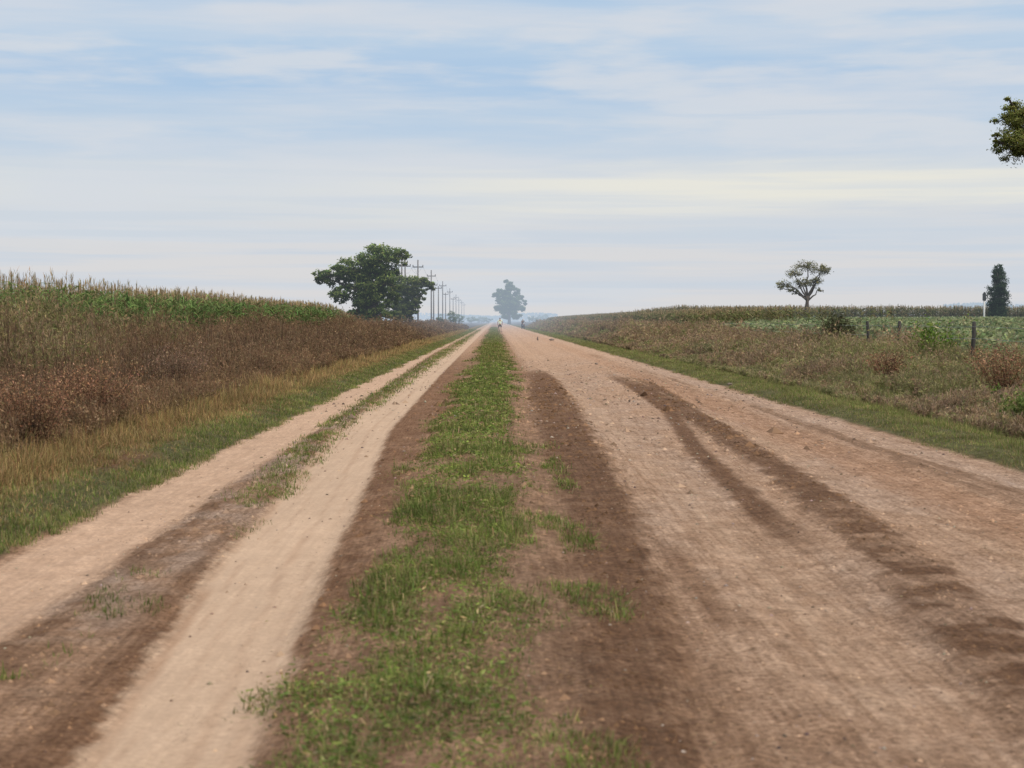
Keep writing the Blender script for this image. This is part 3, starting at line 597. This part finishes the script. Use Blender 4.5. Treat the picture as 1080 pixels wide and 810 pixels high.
for i, (px, k, sc) in enumerate([(441, 'A', .133), (455, 'A', .160), (457.5, 'B', .166), (462.5, 'B', .182), (467, 'A', .205), (470, 'B', .225), (474.5, 'A', .25), (478, 'B', .275), (481, 'A', .31), (484, 'A', .35), (487, 'A', .40), (489.5, 'A', .46)]):
    plist.append((px, k, sc, ('tallest looking pole standing clear of the trees, cross arm near its top' if i == 0 else ords[i-1]+' power pole after the paired ones by the trees')))
tops = []
for px, k, sc, lab in plist:
    if k == 'A': o = A if not usedA else copy_tree(A); usedA = True
    else: o = Bp if not usedB else copy_tree(Bp); usedB = True
    Y0 = sc*1800; X0 = (px-522)*sc; o.location = (X0, Y0, gz(X0, Y0)); o.rotation_euler = (0, 0, random.uniform(-.15, .15)); o['label'] = lab; o['category'] = 'power pole'; o['group'] = 'power poles receding along the left verge'
    if k == 'A': tops.append((X0, Y0, gz(X0, Y0)+9.25))
for sx, lab in ((-.65, 'power wires on the left ends of the cross arms'), (.65, 'power wires on the right ends of the cross arms')):
    t = TM()
    for a, b in zip(tops[1:-1], tops[2:]):
        pts = [(a[0]+sx+(b[0]-a[0])*u, a[1]+(b[1]-a[1])*u, a[2]-1.2*4*u*(1-u)) for u in np.linspace(0, 1, 9)]; t.tube(pts, .012, n=4)
    tag(t.build('power_wire', WIRE), lab, 'wire', 'power wires strung along the poles')

# ------------------------------------------------------------------ fence on the right
FX = 12.0
def make_post():
    root = empty('fence_post'); t = TM(); t.tube([(0, 0, -.3), (.01, 0, .6), (0, .01, 1.1), (.005, 0, 1.42), (0, 0, 1.45)], [.056, .055, .053, .05, .03], n=9); t.build('post_shaft', DARKWOOD, root, True)
    for z in (.4, .7, 1.0, 1.3):
        q = TM(); q.tube([(-.06, -.02, z), (-.02, -.062, z), (.05, -.045, z)], .006, n=4); q.build('staple', WIRE, root)
    return root
p0 = make_post(); first = True
for px, Y0, lab in ((1026, 43.2, 'thickest dark fence post, nearest the right edge'), (949, 50.6, 'thin fence post in the middle of the three'), (918, 54.8, 'farthest of the three fence posts, next to the dark bush'), (None, 36, 'fence post outside the right edge of the photo')):
    o = p0 if first else copy_tree(p0); first = False
    if px is None: continue_x = 12.05
    X0 = (px-522)/1800*Y0 if px else 12.05
    o.location = (X0, Y0, gz(X0, Y0)+.06); o.rotation_euler = (random.uniform(-.04, .04), random.uniform(-.05, .05), random.uniform(0, 6)); o['label'] = lab; o['category'] = 'fence post'; o['group'] = 'wooden fence posts along the right field'
o0 = [q for q in bpy.data.objects if q.get('label', '').startswith('fence post outside')][0]
for ch in list(o0.children): bpy.data.objects.remove(ch)
bpy.data.objects.remove(o0)
for z, lab in ((1.0, 'lower fence wire crossing between the posts'), (1.3, 'top fence wire crossing between the posts')):
    t = TM(); t.tube([(12.05, yy, gz(12.0, yy)+.06+z-.02*math.sin(yy)) for yy in np.arange(36, 92, 3.)], .004, n=4); tag(t.build('fence_wire', WIRE), lab, 'wire', 'fence wires')

# white post with dark top by the evergreen
Y0 = 147.; X0 = (1039-522)/1800*Y0; root = empty('marker_post', (X0, Y0, gz(X0, Y0))); tag(root, 'slim white post with a dark box on top beside the narrow evergreen', 'post')
t = TM(); t.tube([(0, 0, -.3), (0, 0, 1.5), (0, 0, 2.75)], [.085, .08, .075], n=10); t.build('post_shaft', CONC, root, True)
t = TM(); t.box((0, 0, 3.05), (.26, .22, .62)); t.build('box', DARKM, root)
t = TM(); t.tube([(0, 0, 3.36), (0, 0, 3.45), (0, 0, 3.5)], [.1, .07, .02], n=10); t.build('cap', DARKM, root, True)

# clods standing on the road
def clod(px, py, w, h, lab):
    Y0 = 1800*CAM_H/(py-338); X0 = (px-522)/1800*Y0; bm = bmesh.new(); bmesh.ops.create_icosphere(bm, subdivisions=3, radius=1)
    for v in bm.verts:
        n = float(fbm(v.co.x*1.7+px, v.co.y*1.7+v.co.z*2.3, 3, 4)); k = .7+.6*n; v.co = Vector((v.co.x*w*k, v.co.y*w*k, v.co.z*h*k))
    me = bpy.data.meshes.new('clod'); bm.to_mesh(me); bm.free(); o = link('dirt_clod', me, STONE); o.location = (X0, Y0, gz(X0, Y0)+h*.6); tag(o, lab, 'clod', 'dark clods on the right road')
clod(567, 359, .07, .2, 'small upright dark lump on the far right road'); clod(582, 359, .2, .09, 'low flat dark lump near the right verge on the far road')
clod(629, 385, .06, .04, 'small dark lump on the pale part of the right road where it narrows'); clod(770, 408, .06, .035, 'small dark lump by the right edge of the road')

# ------------------------------------------------------------------ people (skin modifier figures)
def skin_mesh(name, joints, edges, mat, parent, root_i=0, sub=1):
    me = bpy.data.meshes.new(name); me.from_pydata([j[0] for j in joints], edges, []); me.update()
    o = link(name, me, mat, parent); md = o.modifiers.new('skin', 'SKIN'); md.use_smooth_shade = True
    for i, j in enumerate(joints):
        r = j[1]; sv = me.skin_vertices[0].data[i]; sv.radius = (r, r) if not isinstance(r, tuple) else r; sv.use_root = (i == root_i)
    s = o.modifiers.new('sub', 'SUBSURF'); s.levels = sub; s.render_levels = sub+1
    return o
def chain(pts): return pts
def figure(root, J, mats, bottoms='shorts', head_tilt=0):
    # J: dict of joint positions
    order = ['pelvis', 'belly', 'chest', 'neck', 'skull', 'crown', 'hipL', 'kneeL', 'ankleL', 'toeL', 'hipR', 'kneeR', 'ankleR', 'toeR', 'shL', 'elL', 'wrL', 'haL', 'shR', 'elR', 'wrR', 'haR']
    rad = dict(pelvis=(.15, .11), belly=(.14, .10), chest=(.17, .11), neck=.055, skull=(.08, .095), crown=(.07, .08), hipL=.09, hipR=.09, kneeL=.055, kneeR=.055, ankleL=.04, ankleR=.04, toeL=.035, toeR=.035, shL=.055, shR=.055, elL=.04, elR=.04, wrL=.028, wrR=.028, haL=.035, haR=.035)
    ix = {k: i for i, k in enumerate(order)}
    E = [('pelvis', 'belly'), ('belly', 'chest'), ('chest', 'neck'), ('neck', 'skull'), ('skull', 'crown')]
    for sd in 'LR': E += [('pelvis', 'hip'+sd), ('hip'+sd, 'knee'+sd), ('knee'+sd, 'ankle'+sd), ('ankle'+sd, 'toe'+sd), ('chest', 'sh'+sd), ('sh'+sd, 'el'+sd), ('el'+sd, 'wr'+sd), ('wr'+sd, 'ha'+sd)]
    jo = [(J[k], rad[k]) for k in order]; ed = [(ix[a], ix[b]) for a, b in E]
    # fingers grown from each palm
    for sd in 'LR':
        h = Vector(J['ha'+sd]); w = Vector(J['wr'+sd]); d = (h-w).normalized(); side = d.cross(Vector((0, 1, .2))).normalized()
        for k, (off, ln) in enumerate(((-.03, .05), (-.01, .065), (.01, .07), (.03, .055))):
            a = len(jo); p = h+side*off; jo.append((tuple(p+d*.035), .010)); jo.append((tuple(p+d*(.035+ln*.6)+Vector((0, .01, 0))), .008)); jo.append((tuple(p+d*(.03+ln)+Vector((0, .025, 0))), .007))
            ed += [(ix['ha'+sd], a), (a, a+1), (a+1, a+2)]
    skin_mesh('body', jo, ed, mats['skin'], root)
    L = lambda a, b, t: tuple(Vector(J[a]).lerp(Vector(J[b]), t))
    sj = [(L('pelvis', 'belly', -.1), (.165, .125)), (J['belly'], (.16, .12)), (J['chest'], (.19, .13)), (L('chest', 'neck', .6), (.08, .07)), (J['shL'], .075), (L('shL', 'elL', .6), .06), (J['shR'], .075), (L('shR', 'elR', .6), .06)]
    skin_mesh('shirt', sj, [(0, 1), (1, 2), (2, 3), (2, 4), (4, 5), (2, 6), (6, 7)], mats['top'], root)
    tt = .8 if bottoms == 'shorts' else 1; pj = [(L('pelvis', 'belly', .2), (.165, .125)), (J['pelvis'], (.17, .125))]; pe = [(0, 1)]
    for sd in 'LR':
        i = len(pj); pj += [(J['hip'+sd], .105), (L('hip'+sd, 'knee'+sd, tt), .085)]; pe += [(1, i), (i, i+1)]
        if bottoms != 'shorts': pj += [(J['ankle'+sd], .06)]; pe += [(i+1, i+2)]
    skin_mesh('trousers' if bottoms != 'shorts' else 'shorts', pj, pe, mats['bottom'], root)
    for sd in 'LR': skin_mesh('shoe', [(tuple(Vector(J['ankle'+sd])+Vector((0, .0, -.03))), .048), (J['toe'+sd], .045)], [(0, 1)], mats['shoe'], root)
    hd = Vector(J['skull']); skin_mesh('hair', [(tuple(hd+Vector((0, -.01*mats['face'], .02))), (.085, .10)), (tuple(Vector(J['crown'])+Vector((0, -.02*mats['face'], .015))), (.078, .09))], [(0, 1)], mats['hair'], root)
    f = mats['face']
    fm = TM(); fm.tube([tuple(hd+Vector((0, f*.09, .02))), tuple(hd+Vector((0, f*.125, -.01))), tuple(hd+Vector((0, f*.09, -.025)))], [.01, .017, .01], n=6); fm.build('nose', mats['skin'], root, True)
    fm = TM(); fm.box(tuple(hd+Vector((0, f*.092, -.05))), (.045, .012, .01)); fm.build('mouth', mats['skin'], root)
    for sx in (-1, 1):
        fm = TM(); fm.tube([tuple(hd+Vector((sx*.09, 0, .02))), tuple(hd+Vector((sx*.095, 0, -.03)))], [.018, .012], n=6); fm.build('ear', mats['skin'], root, True)
        fm = TM(); fm.tube([tuple(hd+Vector((sx*.03, f*.085, .012))), tuple(hd+Vector((sx*.03, f*.094, .012)))], [.012, .006], n=8); fm.build('eye', mats['hair'], root, True)
# walker seen from behind, walking away
Y0 = 235.; X0 = (527.3-522)/1800*Y0
w = empty('person', (X0, Y0, gz(X0, Y0)-.01), 0); w.scale = (1.08, 1.08, 1.08)
w.scale = (1.18, 1.18, 1.14); tag(w, 'person in a pale green shirt and black shorts walking along the grass median', 'person')
J = dict(pelvis=(0, 0, .95), belly=(0, .01, 1.12), chest=(0, .02, 1.36), neck=(0, .02, 1.52), skull=(0, .03, 1.64), crown=(0, .02, 1.73), hipL=(-.1, 0, .88), kneeL=(-.15, .14, .5), ankleL=(-.17, .04, .10), toeL=(-.18, .19, .045), hipR=(.1, 0, .88), kneeR=(.15, -.02, .49), ankleR=(.18, -.2, .13), toeR=(.19, -.10, .05),
         shL=(-.2, .02, 1.44), elL=(-.29, -.08, 1.18), wrL=(-.28, .02, .96), haL=(-.27, .05, .89), shR=(.2, .02, 1.44), elR=(.29, .04, 1.17), wrR=(.28, .2, 1.0), haR=(.27, .25, .95))
figure(w, J, dict(skin=SKIN, top=SHIRT, bottom=SHORTS, shoe=DARKM, hair=HAIR, face=1))
# motorcyclist riding towards us
Y0 = 318.; X0 = (551.5-522)/1800*Y0
mc = empty('motorcycle', (X0, Y0, gz(X0, Y0)-.0), .25); tag(mc, 'small dark motorcycle ridden along the far right road', 'motorcycle')
def torus(t, c, Rr, r, n=20, k=7):
    V = []; F = []
    for i in range(n):
        a = 2*math.pi*i/n
        for j in range(k):
            b = 2*math.pi*j/k; V.append((c[0]+r*math.sin(b), c[1]+(Rr+r*math.cos(b))*math.cos(a), c[2]+(Rr+r*math.cos(b))*math.sin(a)))
    for i in range(n):
        for j in range(k):
            a = i*k+j; b = i*k+(j+1) % k; c2 = ((i+1) % n)*k+(j+1) % k; d = ((i+1) % n)*k+j; F += [(a, b, c2), (a, c2, d)]
    t.add(np.array(V), np.array(F), np.ones((len(V), 4)))
for wy in (-.64, .64):
    t = TM(); torus(t, (0, wy, .31), .26, .05); wh = t.build('wheel', TYRE, mc, True)
    t = TM(); torus(t, (0, wy, .31), .2, .014)
    for a in range(8): t.tube([(0, wy, .31), (0, wy+.2*math.cos(a*.785), .31+.2*math.sin(a*.785))], .006, n=4)
    t.tube([(-.05, wy, .31), (.05, wy, .31)], .03); t.build('rim', WIRE, wh)
t = TM(); t.tube([(0, .5, .35), (0, .1, .45), (0, -.35, .75)], .03); t.tube([(0, .5, .35), (0, .6, .7)], .025); t.tube([(0, -.35, .8), (0, .6, .75)], .03); t.build('frame', DARKM, mc)
t = TM(); t.box((0, .02, .42), (.26, .34, .3)); t.build('engine', DARKM, mc)
t = TM(); t.tube([(0, -.38, .82), (0, -.2, .88), (0, .05, .86), (0, .12, .8)], [.08, .14, .13, .06], n=10); t.build('fuel_tank', REDP, mc, True)
t = TM(); t.box((0, .36, .80), (.24, .62, .09)); t.build('seat', TYRE, mc)
for sx in (-.08, .08):
    t = TM(); t.tube([(sx, -.66, .31), (sx, -.46, .95)], .022); t.build('fork', WIRE, mc)
t = TM(); t.tube([(-.38, -.36, 1.06), (-.2, -.42, 1.02), (0, -.45, .98), (.2, -.42, 1.02), (.38, -.36, 1.06)], .016); t.build('handlebar', DARKM, mc)
t = TM(); t.tube([(0, -.5, .86), (0, -.58, .86), (0, -.62, .86)], [.06, .1, .09], n=12); t.build('headlight', CONC, mc, True)
t = TM(); t.tube([(0, -.98, .42), (0, -.85, .66), (0, -.64, .72), (0, -.42, .66)], .05); t.build('mudguard', REDP, mc, True)
rd = empty('person', (X0, Y0, gz(X0, Y0)), .25); tag(rd, 'rider in dark clothes sitting on the small motorcycle', 'person')
mc.scale = rd.scale = (1.12, 1.12, 1.12)
J = dict(pelvis=(0, .22, .93), belly=(0, .18, 1.08), chest=(0, .05, 1.30), neck=(0, -.01, 1.44), skull=(0, -.04, 1.55), crown=(0, -.03, 1.64), hipL=(-.1, .18, .9), kneeL=(-.24, -.2, .78), ankleL=(-.2, .02, .38), toeL=(-.2, -.12, .33), hipR=(.1, .18, .9), kneeR=(.24, -.2, .78), ankleR=(.2, .02, .38), toeR=(.2, -.12, .33),
         shL=(-.2, .03, 1.36), elL=(-.33, -.14, 1.16), wrL=(-.34, -.33, 1.09), haL=(-.34, -.39, 1.08), shR=(.2, .03, 1.36), elR=(.33, -.14, 1.16), wrR=(.34, -.33, 1.09), haR=(.34, -.39, 1.08))
figure(rd, J, dict(skin=SKIN, top=DCLOTH, bottom=SHORTS, shoe=DARKM, hair=HAIR, face=-1), 'long')

# ------------------------------------------------------------------ camera
cam = bpy.data.cameras.new('camera'); co = bpy.data.objects.new('camera', cam); C.objects.link(co); bpy.context.scene.camera = co
cam.sensor_width = 36; cam.lens = 60; cam.clip_start = .1; cam.clip_end = 20000
co.location = (0, 0, CAM_H)
co.rotation_euler = (math.radians(90)-math.atan(67/1800), 0, -math.atan(18/1800))
cam.dof.use_dof = True; cam.dof.focus_distance = 50; cam.dof.aperture_fstop = 4.5

# ------------------------------------------------------------------ sky and sun
SE, SR = math.radians(48), math.radians(125)
wd = bpy.data.worlds.new('World'); bpy.context.scene.world = wd; wd.use_nodes = True
N = wd.node_tree.nodes; L = wd.node_tree.links; N.clear()
sky = N.new('ShaderNodeTexSky'); sky.sky_type = 'NISHITA'; sky.sun_disc = False; sky.sun_elevation = SE; sky.sun_rotation = SR; sky.dust_density = 2
tc = N.new('ShaderNodeTexCoord'); sep = N.new('ShaderNodeSeparateXYZ'); L.new(tc.outputs['Generated'], sep.inputs[0])
def M(op, a, b=None, c=None):
    n = N.new('ShaderNodeMath'); n.operation = op
    for i, v in enumerate((a, b, c)):
        if v is None: continue
        if isinstance(v, (int, float)): n.inputs[i].default_value = v
        else: L.new(v, n.inputs[i])
    return n.outputs[0]
def nz(vec, sc, det=4, ro=.55, dist=0):
    n = N.new('ShaderNodeTexNoise'); n.inputs['Scale'].default_value = sc; n.inputs['Detail'].default_value = det; n.inputs['Roughness'].default_value = ro; n.inputs['Distortion'].default_value = dist; L.new(vec, n.inputs['Vector']); return n.outputs[0]
zz = M('MAXIMUM', sep.outputs[2], 0.0)
den = M('ADD', zz, .045)
cmb = N.new('ShaderNodeCombineXYZ'); L.new(M('DIVIDE', sep.outputs[0], den), cmb.inputs[0]); L.new(M('DIVIDE', sep.outputs[1], den), cmb.inputs[1]); L.new(M('MULTIPLY', zz, 60.), cmb.inputs[2])
st = N.new('ShaderNodeVectorMath'); st.operation = 'MULTIPLY'; st.inputs[1].default_value = (2.2, 1, 34); L.new(tc.outputs['Generated'], st.inputs[0])   # long flat layers
nA = nz(st.outputs[0], 1.5, 6, .6, .4); nB = nz(cmb.outputs[0], .8, 6, .52, .1)
st2 = N.new('ShaderNodeVectorMath'); st2.operation = 'MULTIPLY'; st2.inputs[1].default_value = (6, 1, 36); L.new(tc.outputs['Generated'], st2.inputs[0])
nC = nz(st2.outputs[0], 1.6, 5, .52, .0)
st3 = N.new('ShaderNodeVectorMath'); st3.operation = 'MULTIPLY'; st3.inputs[1].default_value = (3, 1, 95); L.new(tc.outputs['Generated'], st3.inputs[0]); nD = nz(st3.outputs[0], 1.3, 4, .5, 0)
def s2l(c): return tuple((v/255/12.92 if v/255 <= .04045 else ((v/255+.055)/1.055)**2.4) for v in c)
el = M('ADD', zz, M('MULTIPLY', M('SUBTRACT', nA, .5), .06))
rp = N.new('ShaderNodeValToRGB'); cr = rp.color_ramp
stops = [(0, (207, 214, 224)), (.022, (213, 217, 224)), (.045, (208, 216, 226)), (.062, (214, 219, 225)), (.080, (219, 223, 226)), (.098, (208, 217, 227)), (.115, (190, 209, 229)), (.14, (174, 201, 229)), (.165, (188, 209, 230)), (.19, (174, 202, 230)), (.3, (185, 203, 225)), (.6, (200, 211, 228)), (1, (215, 222, 232))]
cr.elements[0].position = 0; cr.elements[0].color = (*s2l(stops[0][1]), 1); cr.elements[1].position = 1; cr.elements[1].color = (*s2l(stops[-1][1]), 1)
for p, c in stops[1:-1]:
    e_ = cr.elements.new(p); e_.color = (*s2l(c), 1)
L.new(el, rp.inputs[0])
def mixc(f, a, b, bt='MIX'):
    n = N.new('ShaderNodeMixRGB'); n.blend_type = bt
    for i, v in ((0, f), (1, a), (2, b)):
        if isinstance(v, (int, float)): n.inputs[i].default_value = v
        elif isinstance(v, tuple): n.inputs[i].default_value = (*v, 1)
        else: L.new(v, n.inputs[i])
    return n.outputs[0]
def mr(v, a, b, c, d):
    n = N.new('ShaderNodeMapRange'); n.interpolation_type = 'SMOOTHSTEP'; L.new(v, n.inputs[0])
    for i, q in enumerate((a, b, c, d)): n.inputs[i+1].default_value = q
    return n.outputs[0]
base = mixc(mr(nC, .44, .66, 0, .8), rp.outputs[0], s2l((216, 221, 228)))
base = mixc(mr(nA, .42, .30, 0, .5), base, s2l((176, 202, 228)))
base = mixc(M('MULTIPLY', mr(nB, .42, .70, 0, .75), mr(zz, .06, .12, 0, 1)), base, s2l((215, 220, 228)))
base = mixc(M('MULTIPLY', mr(nD, .46, .62, 0, .8), mr(zz, .075, .03, 0, 1)), base, s2l((223, 221, 221)))
base = mixc(M('MULTIPLY', mr(nD, .50, .36, 0, .6), mr(zz, .13, .03, 0, 1)), base, s2l((203, 214, 226)))
# warm pale band, stronger to the right
wf = M('MULTIPLY', M('MULTIPLY', mr(el, .055, .078, 0, 1), mr(el, .100, .080, 0, 1)), mr(sep.outputs[0], -.16, .10, .0, .85))
wf = M('MULTIPLY', wf, mr(nD, .38, .58, .45, 1.0))
base = mixc(wf, base, s2l((238, 235, 223)))
up = mr(zz, .2, .7, 1.0, 1.6)
sc_ = N.new('ShaderNodeVectorMath'); sc_.operation = 'SCALE'; L.new(base, sc_.inputs[0]); L.new(M('MULTIPLY', up, 10.), sc_.inputs[3])
fin = mixc(.06, sc_.outputs[0], sky.outputs[0])
bg = N.new('ShaderNodeBackground'); bg.inputs[1].default_value = .1; L.new(fin, bg.inputs[0])
wo = N.new('ShaderNodeOutputWorld'); L.new(bg.outputs[0], wo.inputs[0])
sun = bpy.data.lights.new('sun', 'SUN'); sun.energy = 2.3; sun.angle = math.radians(14); sun.color = (1, .90, .76)
so = bpy.data.objects.new('sun', sun); C.objects.link(so)
dirv = Vector((math.sin(SR)*math.cos(SE), math.cos(SR)*math.cos(SE), math.sin(SE))); so.rotation_euler = (-dirv).to_track_quat('-Z', 'Y').to_euler()
sn = bpy.context.scene; sn.view_settings.view_transform = 'Standard'; sn.view_settings.look = 'None'; sn.view_settings.exposure = 0
